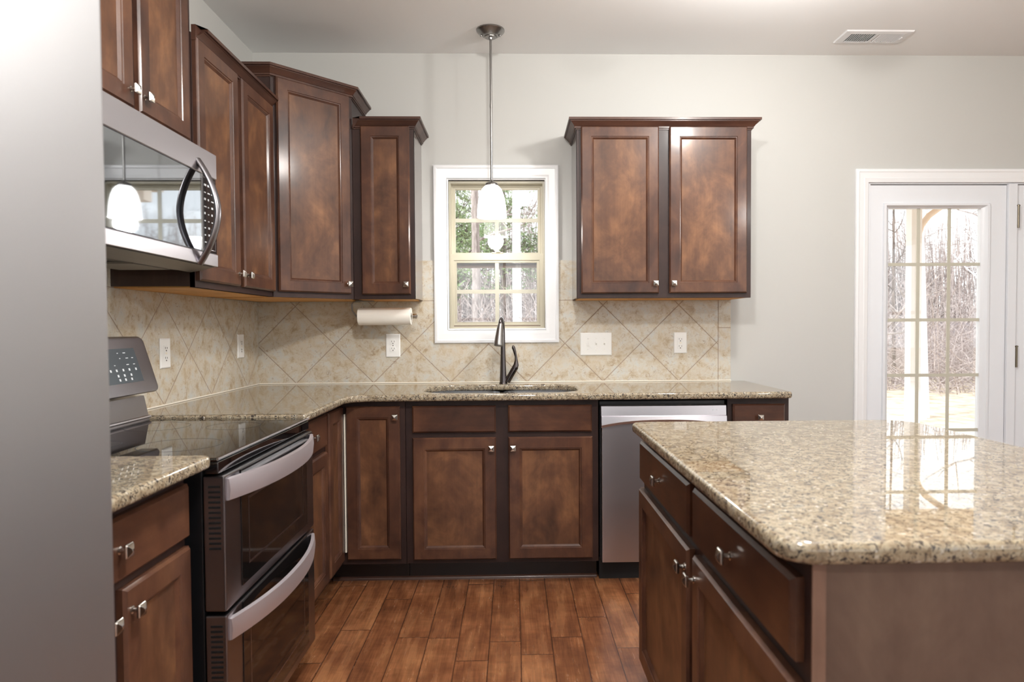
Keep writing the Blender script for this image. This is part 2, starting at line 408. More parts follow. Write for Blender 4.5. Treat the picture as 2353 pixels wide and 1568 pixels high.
# ---- sink window: casing, jamb, vinyl frame, two sashes with muntins and glass
CASE = [(0, 0), (.0, .018), (.006, .021), (.016, .021), (.02, .016), (.05, .013), (.056, .009), (.07, .008), (.074, 0)]
def casing_loop(mb, x0, x1, z0, z1, prof, y=0, openb=False):
    """casing around an opening: profile (in from the outer edge, forward)"""
    rects = [(x0+i, x1-i, z0 if openb else z0+i, z1-i, y-f) for i, f in prof]
    return mb.frame(rects)
wn = thing('window_1', 'white cased double-hung window with almond sashes over the sink', None, (1.341, 0, 1.14), kind='structure')
WO = Vector((1.341, 0, 1.14))
def wpart(mb, name, mat, parent=wn, **k):
    bmesh.ops.translate(mb.bm, verts=mb.bm.verts[:], vec=-WO); return mb.build(name, mat, parent, **k)
m = MB(); casing_loop(m, .99, 1.687, 1.138, 2.13, CASE); wpart(m, 'casing', 'trim_white')
m = MB(); m.frame([(1.064, 1.618, 1.212, 2.056, -.008), (1.071, 1.611, 1.219, 2.05, .0), (1.071, 1.611, 1.219, 2.05, .045)]); wpart(m, 'jamb', 'trim_white')
m = MB(); m.frame([(1.071, 1.611, 1.219, 2.05, .02), (1.082, 1.6, 1.231, 2.036, .02), (1.082, 1.6, 1.231, 2.036, .1), (1.071, 1.611, 1.219, 2.05, .1), (1.071, 1.611, 1.219, 2.05, .02)])
wpart(m, 'vinyl_frame', 'almond_vinyl')
def sash(name, x0, x1, z0, z1, gx0, gx1, gz0, gz1, y0, y1):
    m = MB(); st = .005
    m.frame([(x0, x1, z0, z1, y1), (x0, x1, z0, z1, y0), (gx0-.018, gx1+.018, gz0-.014, gz1+.014, y0), (gx0-.012, gx1+.012, gz0-.009, gz1+.009, y0+st), (gx0, gx1, gz0, gz1, y0+st), (gx0, gx1, gz0, gz1, y1), (x0, x1, z0, z1, y1)])
    s = wpart(m, name, 'almond_vinyl')
    yc = (y0+y1)/2; xm = (gx0+gx1)/2+.001
    g = bx(gx0-.004, gx1+.004, yc-.001, yc+.001, gz0-.004, gz1+.004); wpart(g, 'glass', 'window_glass', s)
    mu = MB(); mu.box(xm-.011, xm+.011, yc-.007, yc-.003, gz0, gz1); zm = (gz0+gz1)/2+.004; mu.box(gx0, gx1, yc-.0075, yc-.003, zm-.011, zm+.011)
    wpart(mu, 'muntin', 'muntin_grey', s, smooth=0)
    return s
us = sash('upper_sash', 1.082, 1.6, 1.61, 2.036, 1.104, 1.574, 1.652, 2.012, .066, .096)
ls = sash('lower_sash', 1.082, 1.6, 1.231, 1.642, 1.112, 1.566, 1.256, 1.592, .03, .06)
lk = MB(); lk.box(1.31, 1.375, .026, .05, 1.642, 1.651, .003); lk.box(1.335, 1.36, .018, .034, 1.648, 1.657, .003); wpart(lk, 'sash_lock', 'almond_vinyl', ls)
wpart(bx(1.105, 1.574, .07, .09, 1.566, 1.592), 'screen_rail', 'brown_rail', us)
wpart(bx(1.095, 1.585, .022, .028, 1.2305, 1.236), 'weep_strip', 'brown_rail', wn)

# ---- glazed double door unit at the right
def door_part(mb, name, mat, parent, O, **k):
    bmesh.ops.translate(mb.bm, verts=mb.bm.verts[:], vec=-Vector(O)); return mb.build(name, mat, parent, **k)
tr1 = MB(); DC = [(0, 0), (0, .014), (.004, .019), (.016, .02), (.024, .014), (.046, .011), (.052, .014), (.06, .012), (.074, .009), (.076, 0)]
rects = [(3.373+i, 5.276-i, 0, 2.11-i, -f) for i, f in DC]
R = [[tr1.bm.verts.new(p) for p in ((x0, y, z0), (x0, y, z1), (x1, y, z1), (x1, y, z0))] for x0, x1, z0, z1, y in rects]
for a, b in zip(R, R[1:]):
    for i in range(3): tr1.face((a[i], a[i+1], b[i+1], b[i]))
struct(tr1.build('trim_1', 'trim_white'), 'white moulded casing around the glazed double door')
jm = MB(); jm.box(3.4475, 3.465, .004, .138, 0, 2.0465); jm.box(3.465, 5.182, .004, .138, 2.028, 2.0465); jm.box(5.182, 5.1995, .004, .138, 0, 2.0465)
jm.box(4.262, 4.312, -.006, .12, 0, 2.028, .003)
struct(jm.build('trim_2', 'door_white'), 'white jambs and middle post of the double door')
def glazed_leaf(name, label, x0, x1, gx0, gx1, y):
    O = ((x0+x1)/2, y, .01)
    d = thing(name, label, None, O, kind='structure')
    gz0, gz1 = .29, 1.893; f = -.012
    m = MB(); m.frame([(x0, x1, .012, 2.022, y+.044), (x0, x1, .012, 2.022, y), (gx0-.04, gx1+.04, gz0-.03, gz1+.028, y), (gx0-.037, gx1+.037, gz0-.027, gz1+.025, y+f), (gx0-.024, gx1+.024, gz0-.016, gz1+.014, y+f), (gx0-.014, gx1+.014, gz0-.01, gz1+.008, y+.004), (gx0, gx1, gz0, gz1, y+.012), (gx0, gx1, gz0, gz1, y+.044), (x0, x1, .012, 2.022, y+.044)])
    door_part(m, 'leaf', 'door_white', d, O)
    door_part(bx(gx0-.003, gx1+.003, y+.025, y+.028, gz0-.003, gz1+.003), 'glass', 'window_glass', d, O)
    mu = MB()
    for k in (1, 2):
        xx = gx0+(gx1-gx0)*k/3; mu.box(xx-.009, xx+.009, y+.019, y+.024, gz0, gz1)
    for k in range(1, 5):
        zz = gz1-.3195*k; mu.box(gx0, gx1, y+.0185, y+.024, zz-.009, zz+.009)
    door_part(mu, 'muntin', 'muntin_grey', d, O, smooth=0)
    return d, O
glazed_leaf('door_1', 'fixed white door leaf with fifteen glass panes', 3.468, 4.2595, 3.582, 4.122, .012)
d2, O2 = glazed_leaf('door_2', 'hinged white door leaf at the right edge of the picture', 4.3195, 5.178, 4.47, 5.03, .012)
for z0, z1 in ((1.781, 1.897), (.983, 1.092), (.18, .29)):
    h = MB(); h.box(4.313, 4.3185, .0, .014, z0, z1); h.lathe([(.0065, z0-.004), (.0065, z1+.004)], (4.3165, -.006, 0)); h.lathe([(.009, z1+.004), (.009, z1+.01), (.004, z1+.013)], (4.3165, -.006, 0))
    door_part(h, 'hinge', 'hinge_bronze', d2, O2)

# ---- tile backsplash
bs = thing('backsplash', 'tan diagonal stone-look tile backsplash along the back and left walls', None, (0, 0, .914), kind='structure')
def wallslab(mb, x0, x1, z0, z1, y0, y1, hole): grid_wall_y(mb, y0, y1, [x0, x1], [z0, z1], [hole]); return mb
m = MB(); wallslab(m, .0, 2.662, .9145, 1.445, -.01, -.0005, (.992, 1.686, 1.1375, 1.6)); o = m.build('back_wall_tile', 'tile_back', smooth=0); o.parent = bs; o.matrix_parent_inverse = Matrix.Translation((0, 0, -.914)); 
m = MB().box(.0005, .01, -2.80, -.0105, .9145, 1.445); o = m.build('left_wall_tile', 'tile_left', smooth=0); o.parent = bs; o.matrix_parent_inverse = Matrix.Translation((0, 0, -.914))
m = MB(); m.box(.0105, 2.664, -.016, -.0105, .9142, .920, .002); m.box(.0105, .016, -1.355, -.0165, .9142, .920, .002); o = m.build('caulk_line', 'caulk', bs, (0, 0, -.914))

# ------------------------------------------------------------------ cabinet parts (local frame: x along the face, -y out of the face, z up)
KNOB = {}
def knob(parent, x, y, z):
    if 'me' not in KNOB:
        m = MB()
        m.lathe([(.0085, 0), (.0085, .002), (.0055, .004), (.0045, .012), (.007, .017)], (0, 0, 0), (0, -1, 0), 16)
        def sq(h, r, c=.25):
            k = r*(1-c*.5); return [(-k, -h, -r), (k, -h, -r), (r, -h, -k), (r, -h, k), (k, -h, r), (-k, -h, r), (-r, -h, k), (-r, -h, -k)]
        m.loft([sq(.016, .0115), sq(.017, .0135), sq(.021, .0142), sq(.0225, .0128), sq(.0235, .0125), sq(.0285, .0035)])
        o = m.build('knob', 'nickel', parent, (x, y, z)); KNOB['me'] = o.data; return o
    o = bpy.data.objects.new('knob', KNOB['me']); COL.objects.link(o); o.modifiers.new('weighted normals', 'WEIGHTED_NORMAL').keep_sharp = True; o.parent = parent; o.location = (x, y, z); return o

def cab_door(parent, x0, x1, z0, z1, y, kx=None, kz=None, rot=0, loc=None, name='door'):
    """five-piece recessed panel door; back at y, front at y-.02; knob at local kx,kz"""
    o = bpy.data.objects.new(name, None)
    w, h = x1-x0, z1-z0; T = .02; e = .004
    m = MB(); st = .052
    rc = [(0, w, 0, h, 0), (0, w, 0, h, -T+.007), (.003, w-.003, .003, h-.003, -T+.004), (.006, w-.006, .006, h-.006, -T),
          (st, w-st, st, h-st, -T), (st+.002, w-st-.002, st+.002, h-st-.002, -T+.003), (st+.006, w-st-.006, st+.006, h-st-.006, -T+.0035), (st+.014, w-st-.014, st+.014, h-st-.014, -T+.011), (st+.014, w-st-.014, st+.014, h-st-.014, -T+.0135)]
    R = m.frame(rc); m.face(R[0][::-1])
    bpy.data.objects.remove(o)
    o = m.build(name, 'door_wood', parent, loc if loc else (x0, y, z0), (0, 0, rot), smooth=25)
    p = bx(st+.0135, w-st-.0135, -T+.011, -T+.0155, st+.0135, h-st-.0135); p.build('panel', 'panel_wood', o, smooth=0)
    if kx is not None: knob(o, kx, -T, kz)
    return o
def drawer(parent, x0, x1, z0, z1, y, withknob=True, name='drawer'):
    w, h = x1-x0, z1-z0
    m = MB(); R = m.frame([(0, w, 0, h, 0), (0, w, 0, h, -.013), (.004, w-.004, .004, h-.004, -.0165), (.007, w-.007, .007, h-.007, -.02)]); m.face(R[-1]); m.face(R[0][::-1])
    o = m.build(name, 'drawer_wood', parent, (x0, y, z0), smooth=25)
    if withknob: knob(o, w/2, -.02, h*.5)
    return o
CROWN = [(0, -.012), (.004, -.012), (.004, -.005), (.010, -.005), (.010, .003), (.013, .004), (.017, .010), (.024, .018), (.031, .025), (.033, .025), (.033, .030), (.041, .030), (.041, .042), (0, .042)]

def upper(label, loc, rz, w, z0, z1, doors, depth=.305, crown=None, left_stile=.022, rails=(.024, .024)):
    t = thing('wall_cabinet', label, 'cabinet', loc, rz, 'wall cabinets'); FF = .019
    H = z1-z0
    m = MB(); m.box(.001, w-.001, -depth+FF, -.002, .004, H); m.build('carcass', 'side_wood', t, smooth=0)
    m = MB(); m.box(.0195, w-.0195, -depth+FF+.002, -.004, -.0005, .0035); m.build('bottom_panel', 'raw_maple', t, smooth=0)
    m = MB(); m.frame([(0, w, 0, H, -depth+FF-.0005), (0, w, 0, H, -depth)]); m.box(0, w, -depth, -depth+FF-.0005, 0, H, .001); m.build('face_frame', 'frame_wood', t)
    if crown:
        path = crown
        MB().sweep_plan(path, CROWN, z=H-.014).build('crown_moulding', 'crown_wood', t, smooth=20)
    for (x0, x1, kside) in doors:
        dw = x1-x0
        kx = {'R': dw-.020, 'L': .020, None: None}[kside]
        cab_door(t, x0, x1, rails[0], H-rails[1], -depth-.0003, kx, .05)
    return t

ZU = 1.3735; ZT = 2.268
# right of the window: two-door
upper('two-door wall cabinet right of the sink window', (1.762, 0, ZU), 0, .909, ZU, ZT, [(.022, .424, 'R'), (.479, .884, 'L')],
      crown=[(0, -.002), (0, -.305), (.909, -.305), (.909, -.002)], rails=(.0245, .012))
# narrow cabinet left of the window
sc = upper('narrow one-door wall cabinet left of the sink window', (.612, 0, ZU), 0, .313, ZU, ZT, [(.043, .292, 'R')],
      crown=[(.006, -.32), (.0061, -.305), (.313, -.305), (.313, -.002)], rails=(.0245, .012))
# left wall two-door
upper('two-door wall cabinet on the left wall beside the microwave', (0, -1.385, ZU), PI/2, .772, ZU, ZT, [(.008, .361, 'R'), (.405, .762, 'L')],
      crown=[(.006, -.32), (.0061, -.305), (.772, -.305)], rails=(.0245, .012))
# above the microwave (taller line, runs out of the picture)
upper('wall cabinet above the microwave, cut off by the top of the picture', (0, -2.148, 1.842), PI/2, .758, 1.842, 2.50, [(.05, .366, 'R'), (.4, .71, 'L')],
      crown=[(0, -.002), (0, -.305), (.758, -.305), (.758, -.002)], rails=(.031, .03))
# diagonal corner cabinet
t = thing('wall_cabinet', 'tall diagonal corner wall cabinet, higher than its neighbours', 'cabinet', (.002, -.002, ZU), 0, 'wall cabinets'); Hc = 2.422-ZU
foot = [(0, 0), (.606, 0), (.606, -.303), (.303, -.606), (0, -.606)]
MB().prism(foot, .004, Hc).build('carcass', 'frame_wood', t, smooth=0)
MB().prism([(.02, -.02), (.58, -.02), (.58, -.29), (.29, -.58), (.02, -.58)], -.0005, .0035).build('bottom_panel', 'raw_maple', t, smooth=0)
m = MB(); d = .7071
fo = .0005
m.prism([(.303, -.606), (.606, -.303), (.606-.002+.004*d+.002, -.303-.004*d), (.303+.004*d, -.606-.004*d)], 0, Hc); m.build('face_frame', 'frame_wood', t, smooth=0)
MB().sweep_plan([(0.0, -.606), (.303, -.606), (.606, -.303), (.606, 0)], CROWN, z=Hc-.014).build('crown_moulding', 'crown_wood', t, smooth=20)
L0 = Vector((.303+.004*d, -.606-.004*d, 0)); along = Vector((d, d, 0)); fl = .4285
cd = cab_door(t, 0, .386, .0265, Hc-.022, 0, .366, .05, rot=PI/4, loc=tuple(L0+along*((fl-.386)/2)+Vector((d, -d, 0))*.0005+Vector((0, 0, .0265))))

# ---- base cabinets
ZB = .882
def base(label, loc, rz, w, fronts, depth=.61, ends=None, name='base_cabinet', stile_l=0, toe_l=0):
    t = thing(name, label, 'cabinet', loc, rz, 'base cabinets'); FF = .019
    c_ = MB()
    if 'sink' in label:
        for b_ in ((.001, .018, -depth+FF, -.004, .102, ZB-.001), (w-.018, w-.001, -depth+FF, -.004, .102, ZB-.001), (.018, w-.018, -depth+FF, -.004, .102, .12), (.018, w-.018, -.016, -.004, .12, ZB-.001)): c_.box(*b_)
    else: c_.box(.001, w-.001, -depth+FF, -.004, .102, ZB-.001)
    c_.build('carcass', 'side_wood', t, smooth=0)
    MB().box(0, w, -depth, -depth+FF-.0005, .102, ZB-.001, .001).build('face_frame', 'frame_wood', t)
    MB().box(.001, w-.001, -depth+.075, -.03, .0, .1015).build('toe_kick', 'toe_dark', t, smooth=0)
    for f in fronts:
        if f[0] == 'door': cab_door(t, f[1], f[2], f[3], f[4], -depth-.0003, {'R': f[2]-f[1]-.022, 'L': .022, None: None}[f[5]], f[4]-f[3]-.05)
        elif f[0] == 'drawer': drawer(t, f[1], f[2], f[3], f[4], -depth-.0003, True)
        else: drawer(t, f[1], f[2], f[3], f[4], -depth-.0003, False, 'false_front')
    return t
sx = .918
base('two-door sink base cabinet with two false drawer fronts', (sx, 0, 0), 0, .914,
     [('false', .033, .427, .729, .856), ('false', .485, .882, .729, .856), ('door', .033, .427, .123, .705, 'R'), ('door', .485, .885, .123, .705, 'L')])
base('narrow base cabinet at the right end beyond the dishwasher', (2.452, 0, 0), 0, .297, [('drawer', .023, .273, .728, .853), ('door', .023, .273, .123, .703, 'L')])
base('slim drawer base cabinet between range and corner', (0, -1.358, 0), PI/2, .475, [('drawer', .03, .455, .72, .856), ('door', .03, .458, .13, .696, 'L')])
base('small base cabinet between refrigerator and range', (0, -2.766, 0), PI/2, .643, [('drawer', .03, .632, .712, .845), ('door', .03, .312, .115, .69, 'R'), ('door', .350, .634, .115, .69, 'L')])
# corner base with its folding door pair
t = thing('base_cabinet', 'corner base cabinet with a folding door pair', 'cabinet', (0, 0, 0), 0, 'base cabinets')
fp = [(.004, -.004), (.916, -.004), (.916, -.61), (.61, -.61), (.61, -.881), (.004, -.881)]
MB().prism(fp, .102, ZB-.001).build('carcass', 'frame_wood', t, smooth=0)
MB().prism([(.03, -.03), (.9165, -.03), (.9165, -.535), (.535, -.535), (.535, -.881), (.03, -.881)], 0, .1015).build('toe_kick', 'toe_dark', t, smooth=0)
cab_door(t, .6385, .892, .128, .856, -.6103, .892-.6385-.02, .728-.05)
cab_door(t, 0, 0+.235, 0, .728, 0, None, None, rot=PI/2, loc=(.6103, -.868, .128))
bx(.6312, .6375, -.6300, -.6105, .165, .82).build('edge_strip', 'caulk', t, smooth=0)
# quarter-round along the toe kick
struct(MB().sweep_plan([(.55, -.536), (1.83, -.536)], [(0, 0), (.014, 0), (.012, .008), (.006, .014), (0, .016)]).build('trim_3', 'crown_wood'), 'thin dark shoe moulding along the sink cabinets')

# ---- worktops
def counter(name, label, outline, holes, loc, z0=ZB, z1=.914):
    me = slab_mesh(outline, holes, z0, z1, .011); m = MB(); m.add_mesh(me, Matrix.Translation((-loc[0], -loc[1], -loc[2])))
    o = m.build(name, 'granite', None, loc, smooth=40, recalc=False)
    for p in o.data.polygons:
        if abs(p.normal.z) > .9999: p.use_smooth = False
    return tag(o, label, 'countertop', 'granite worktops')
outl = rounded([(.0008, -.0008), (2.748, -.0008), (2.748, -.668), (.672, -.668), (.672, -1.352), (.0008, -1.352)], [0, .01, .022, .10, .006, 0], 8)
hole = rounded([(.983, -.148), (1.752, -.148), (1.752, -.598), (.983, -.598)], [.16, .16, .16, .16], 10)
counter('worktop', 'L-shaped tan granite worktop holding the sink', outl, [hole], (0, 0, ZB))
counter('worktop', 'small tan granite worktop between refrigerator and range', rounded([(.0105, -2.124), (.0105, -2.766), (.685, -2.766), (.685, -2.124)], [0, 0, .01, .025]), [], (0, -2.77, ZB))

# ---- sink and faucet
sk = thing('sink', 'stainless undermount double sink below the window', 'sink', (1.367, -.348, .66))
def basin(x0, x1):
    rr = [(0, 0, .07), (0, -.02, .07), (.012, -.17, .06), (.04, -.19, .05)]
    rings = []
    for ins, z, r in rr:
        rings.append([(p[0]-1.367, p[1]+.348, .8808+z-.66) for p in rounded([(x0+ins, -.140-ins), (x1-ins, -.140-ins), (x1-ins, -.584+ins), (x0+ins, -.584+ins)], [r]*4, 6)])
    m = MB(); m.loft(rings, True, False, True); b = m.build('basin', 'sink_steel', sk)
    MB().lathe([(.04, 0), (.04, .002), (.03, .003), (.001, .001)], ((x0+x1)/2-1.367, 0, .0312)).build('drain', 'brushed_nickel', b)
basin(.975, 1.357); basin(1.377, 1.760)
m = MB(); m.box(-.009, .009, -.232, .206, .19, .214, .006); m.build('divider', 'sink_steel', sk)

fc = thing('faucet', 'dark pull-down kitchen faucet with side lever behind the sink', 'faucet', (1.383, -.088, .914))
def ell(pts, n=14): return pts
m = MB(); m.lathe([(.0225, 0), (.0225, .004), (.0195, .010), (.0175, .05), (.0155, .10), (.0135, .17), (.0122, .25), (.0115, .30)], (-.010, 0, 0), seg=28)
m.build('body', 'faucet_metal', fc)
sp = []
for k in range(13):
    a = PI*k/12*.93; sp.append((-.010-.012*(k/12), -.045+.045*math.cos(a), .298+.058*math.sin(a)))
m = MB(); m.tube(sp, [.0115+.0015*k/12 for k in range(13)], 16); m.build('spout', 'faucet_metal', fc)
e = Vector(sp[-1])
m = MB(); m.lathe([(.0130, -.006), (.0155, .008), (.0185, .028), (.0225, .066), (.0262, .104), (.0265, .112), (.0245, .116), (.021, .117)], tuple(e+Vector((0, 0, .014))), (-.09, -.12, -1), seg=28); m.build('spray_head', 'brushed_nickel', fc)
m = MB(); m.lathe([(.0165, -.002), (.0168, .05), (.0172, .075), (.0165, .077), (.0165, .079), (.0175, .080), (.0172, .094)], (.012, 0, .012), (.045, 0, .078), seg=24); m.build('valve', 'faucet_metal', fc)
lp = [(.056, 0, .089), (.0615, 0, .104), (.0625, -.002, .128), (.0605, -.003, .150), (.054, -.004, .178), (.0475, -.005, .2), (.045, -.005, .211)]
m = MB(); m.tube(lp, [.0172, .0150, .0085, .0062, .0085, .0098, .004], 16); m.build('lever', 'faucet_metal', fc)

# ---- dishwasher
dwt = thing('dishwasher', 'stainless dishwasher between sink cabinet and end cabinet', 'dishwasher', (1.838, 0, 0)); DWW = .609
m = MB(); m.box(.003, DWW-.003, -.59, -.03, .11, .868); m.build('body', 'black_satin', dwt, smooth=0)
m = MB(); m.box(.003, DWW-.003, -.565, -.06, 0.0, .105); m.build('toe_panel', 'black_matte', dwt, smooth=0)
bx(.008, DWW-.010, -.638, -.5905, .103, .80, .004).build('door', 'stainless', dwt)
m = MB(); N = 16; r1, r2, r3 = [], [], []
prof = []
for k in range(N+1):
    x = .004+(DWW-.012-.004)*k/N; u = (k/N-.5)*2; lo = .775-.026*abs(u)**2.5; out = .655-.006*u*u
    prof.append([(x, -.60, .853), (x, -out+.012, .853), (x, -out+.004, .850), (x, -out, .806), (x, -out-.008, .802), (x, -out-.012, lo+.012), (x, -out-.006, lo), (x, -.60, lo+.004)])
m.loft(prof); dh = m.build('control_handle', 'stainless', dwt, smooth=30)
for xx in (.535, .555): MB().lathe([(.003, 0), (.003, .0015)], (xx, -.651, .83), (0, -1, 0), 10).build('indicator', 'mark_white', dh)

# ---- range
RY0, RY1 = -2.112, -1.362; RW = RY1-RY0
rg = thing('range', 'stainless and black double-oven electric range on the left wall', 'range', (0, RY0, 0), PI/2)   # local x -> world y, local -y -> world x
m = MB(); m.box(.004, RW-.004, -.648, -.025, .03, .893, .004); m.build('body', 'black_satin', rg)
m = MB(); m.box(.0, RW, -.688, -.10, .893, .903, .004); ct = m.build('cooktop', 'black_gloss', rg)
for (bxx, by, r) in ((.2, -.50, .11), (.56, -.50, .085), (.2, -.25, .08), (.56, -.25, .1)):
    m = MB(); m.lathe([(r, .9032), (r-.0012, .9034), (r-.0024, .9032)], (bxx, by, 0), seg=40, cap=False); m.build('burner_ring', 'display_grey', ct)
m = MB(); m.box(.0, RW, -.690, -.655, .862, .893, .004); m.build('front_fascia', 'black_gloss', rg)
m = MB(); m.tube([(.0, -.689, .9), (RW, -.689, .9)], .0035, 8); m.build('edge_trim', 'stainless', ct)
# rear console
m = MB(); m.extrude([(-.02, .893), (-.135, .893), (-.128, .912), (-.112, .99), (-.02, .99)], 0, .004, RW-.012); m.build('pedestal', 'dark_steel', rg)
m = MB(); m.tube([(.002, -.128, .914), (RW-.006, -.128, .914)], .006, 8); m.build('pedestal_trim', 'stainless', rg)
def cpt(u, v): # console face point, v 0..1 up
    return (u, -.165+.06*v, 1.008+.185*v)
m = MB(); ol = rounded([(-.002, 0), (RW+.002, 0), (RW-.008, 1), (.008, 1)], [.0, .0, .0, .0])
cs = [( .0, 0), (RW, 0), (RW-.006, .2)]
def rr_console(ins, dy):
    pts = rounded([(ins, ins), (RW-ins, ins), (RW-ins, .195-ins), (ins, .195-ins)], [.022-ins*.3]*4, 6)
    return [(p[0], -.165+.06*p[1]/.195+dy, 1.005+.195*p[1]/.195) for p in pts]
m.loft([rr_console(.004, .07), rr_console(0, .06), rr_console(0, .008), rr_console(.004, .001), rr_console(.012, 0)]); con = m.build('console', 'dark_steel', rg, smooth=30)
def on_con(u0, u1, v0, v1, off):
    return [(u, -.165+.06*v+off, 1.005+.195*v) for u, v in ((u0, v0), (u1, v0), (u1, v1), (u0, v1))]
m = MB(); m.loft([on_con(.16, RW-.085, .22, .80, .003), on_con(.16, RW-.085, .22, .80, -.0015)]); dp = m.build('display', 'display_grey', rg, smooth=0)
random.seed(3)
for row, vs in enumerate((.72, .63, .52, .42, .33, .26)):
    for k in range(13):
        if random.random() < .3: continue
        u = .2+k*.036+random.uniform(-.004, .004); wd = random.choice((.006, .01, .014)) if row < 3 else .008; hh = .012 if row < 3 else .04
        MB().loft([on_con(u, u+wd, vs, vs+hh, -.0012), on_con(u, u+wd, vs, vs+hh, -.0021)]).build('button_mark', 'mark_white', dp, smooth=0)
# oven doors
def oven(name, z0, z1, hz0, hz1, louvres):
    d = MB(); d.box(.002, RW-.002, -.704, -.6485, z0, z1, .006); o = d.build(name, 'dark_steel', rg)
    g = bx(.10, RW-.085, -.7065, -.7035, z0+.03, z1-.004, .001); gl = g.build('oven_glass', 'smoked_glass', o)
    f = MB(); f.frame([(.145, RW-.13, z0+.075, hz0-.02, -.7067), (.148, RW-.133, z0+.078, hz0-.023, -.7072), (.151, RW-.136, z0+.081, hz0-.026, -.7067)]); f.build('window_line', 'dark_steel', o)
    h = MB(); N = 24; pr = []
    for k in range(N+1):
        u = k/N*2-1; x = .018+(RW-.036)*k/N; y = -.7035-.052*(1-abs(u)**2.2)-.006
        th = .011
        pr.append([(x, y+th, hz0), (x, y, hz0+.002), (x, y-.003, (hz0+hz1)/2), (x, y, hz1-.002), (x, y+th, hz1)])
    h.loft(pr); h.build('handle', 'handle_steel', o, smooth=40)
    s = MB()
    for k in range(13):
        zz = z1-.03-k*.013
        if zz < z0+.05: break
        s.box(.0005, .003, -.694, -.664, zz, zz+.0055)
    s.build('side_vents', 'black_matte', o, smooth=0)
    if louvres:
        l = MB()
        for k in range(3): l.box(.10, RW-.085, -.7195+.004*k, -.7036, z1-.020-k*.011, z1-.016-k*.011, .001)
        l.build('louvres', 'stainless', o)
    return o
oven('upper_oven_door', .512, .857, .790, .848, True); oven('lower_oven_door', .095, .503, .432, .49, False)
m = MB(); m.box(.01, RW-.01, -.64, -.1, 0, .03); m.build('base', 'black_matte', rg, smooth=0)

# ---- over-the-range microwave
mw = thing('microwave', 'stainless over-the-range microwave with mirror glass door', 'microwave', (0, -2.149, 1.43), PI/2); MW = .755; MH = .405
m = MB(); m.extrude([(-.004, .03), (-.30, .012), (-.349, .012), (-.349, MH), (-.004, MH)], 0, .002, MW-.002); m.build('body', 'black_satin', mw, smooth=0)
def front(name, x0, x1, z0, z1, mat, y=-.39, par=None, bev=.003): return bx(x0, x1, y, -.3495, z0, z1, bev).build(name, mat, par or mw)
def bow(x): return 0.0
def bowed(name, x0, x1, z0, z1, y, mat, par, back=-.3495):
    m = MB(); n = max(2, int(48*(x1-x0)/MW)); rg_ = []
    for k in range(n+1):
        x = x0+(x1-x0)*k/n; f = y-bow(x)
        rg_.append([(x, back, z0), (x, f+.002, z0), (x, f, z0+.002), (x, f, z1-.002), (x, f+.002, z1), (x, back, z1)])
    m.loft(rg_); return m.build(name, mat, par, smooth=30)
dr = bowed('door', .001, MW-.001, .012, MH-.002, -.384, 'stainless', mw)
bowed('top_strip', .0005, MW-.0005, .318, MH-.001, -.3905, 'stainless', dr, -.383)
bowed('bottom_strip', .0005, MW-.0005, .013, .056, -.3905, 'stainless', dr, -.383)
bowed('door_glass', .004, MW-.122, .0575, .3165, -.389, 'smoked_mirror', dr, -.383)
cp = bx(MW-.121, MW-.004, -.389, -.3838, .0575, .3165, .001).build('control_panel', 'black_gloss', mw)
m = MB(); m.frame([(MW-.11, MW-.012, .064, .31, -.3889), (MW-.108, MW-.014, .066, .308, -.3898), (MW-.106, MW-.016, .068, .306, -.3889)]); m.build('panel_rim', 'dark_steel', cp)
random.seed(5)
for r in range(9):
    for k in range(3):
        x = MW-.096+k*.027; z = .28-r*.024
        bx(x, x+random.choice((.008, .012, .016)), -.39, -.3888, z, z+random.choice((.004, .007))).build('button_mark', 'mark_white', cp, smooth=0)
hp = []; N = 20
for k in range(N+1):
    u = k/N*2-1; z = .012+.345*k/N; hp.append((MW-.155+.02, -.388-.064*(1-abs(u)**1.8), z))
m = MB(); rings = []
for i, p in enumerate(hp):
    a = Vector(hp[max(i-1, 0)]); b = Vector(hp[min(i+1, N)]); tg = (b-a).normalized(); nn = Vector((1, 0, 0)); bb = tg.cross(nn)
    rings.append([Vector(p)+nn*(.0165*math.cos(2*PI*q/14))+bb*(.009*math.sin(2*PI*q/14)) for q in range(14)])
m.loft(rings); m.build('handle', 'dark_steel', mw)
m = MB(); m.extrude([(-.02, .031), (-.31, .013), (-.385, .0115), (-.31, -.002), (-.02, .012)], 0, .03, MW-.03); m.build('underside', 'black_satin', mw, smooth=0)
m = MB(); m.extrude([(-.385, .0118), (-.335, .0), (-.30, -.006), (-.30, .0118)], 0, .012, MW-.012); m.build('bottom_grille', 'filter_grey', mw, smooth=0)
bx(.08, .30, -.27, -.1, -.004, .002).build('grease_filter', 'filter_grey', mw, smooth=0)
bx(.44, .66, -.27, -.1, -.004, .002).build('grease_filter', 'filter_grey', mw, smooth=0)

# ---- refrigerator (only the stainless front by the picture's left edge shows)
fr = thing('refrigerator', 'tall stainless refrigerator at the left edge', 'refrigerator', (0, -3.70, 0), PI/2); FW = .93
m = MB(); m.box(.003, FW-.003, -.70, -.02, .02, 1.80, .006); m.build('body', 'dark_steel', fr)
m = MB(); m.box(0.02, FW-.02, -.66, -.05, 0, .02); m.build('base', 'black_matte', fr, smooth=0)
def fdoor(x0, x1, z0, z1):
    pts = rounded([(x0, -.705), (x1, -.705), (x1, -.824), ((x0+x1)/2, -.834), (x0, -.824)], [.0, .0, .018, 0, .018], 8)
    return MB().prism(pts, z0, z1)
fdoor(.002, FW/2-.002, .62, 1.80).build('door', 'stainless_fridge', fr, smooth=50); fdoor(FW/2+.002, FW-.002, .05, 1.80).build('door', 'stainless_fridge', fr, smooth=50)
fdoor(.002, FW/2-.002, .05, .615).build('drawer', 'stainless_fridge', fr, smooth=50)
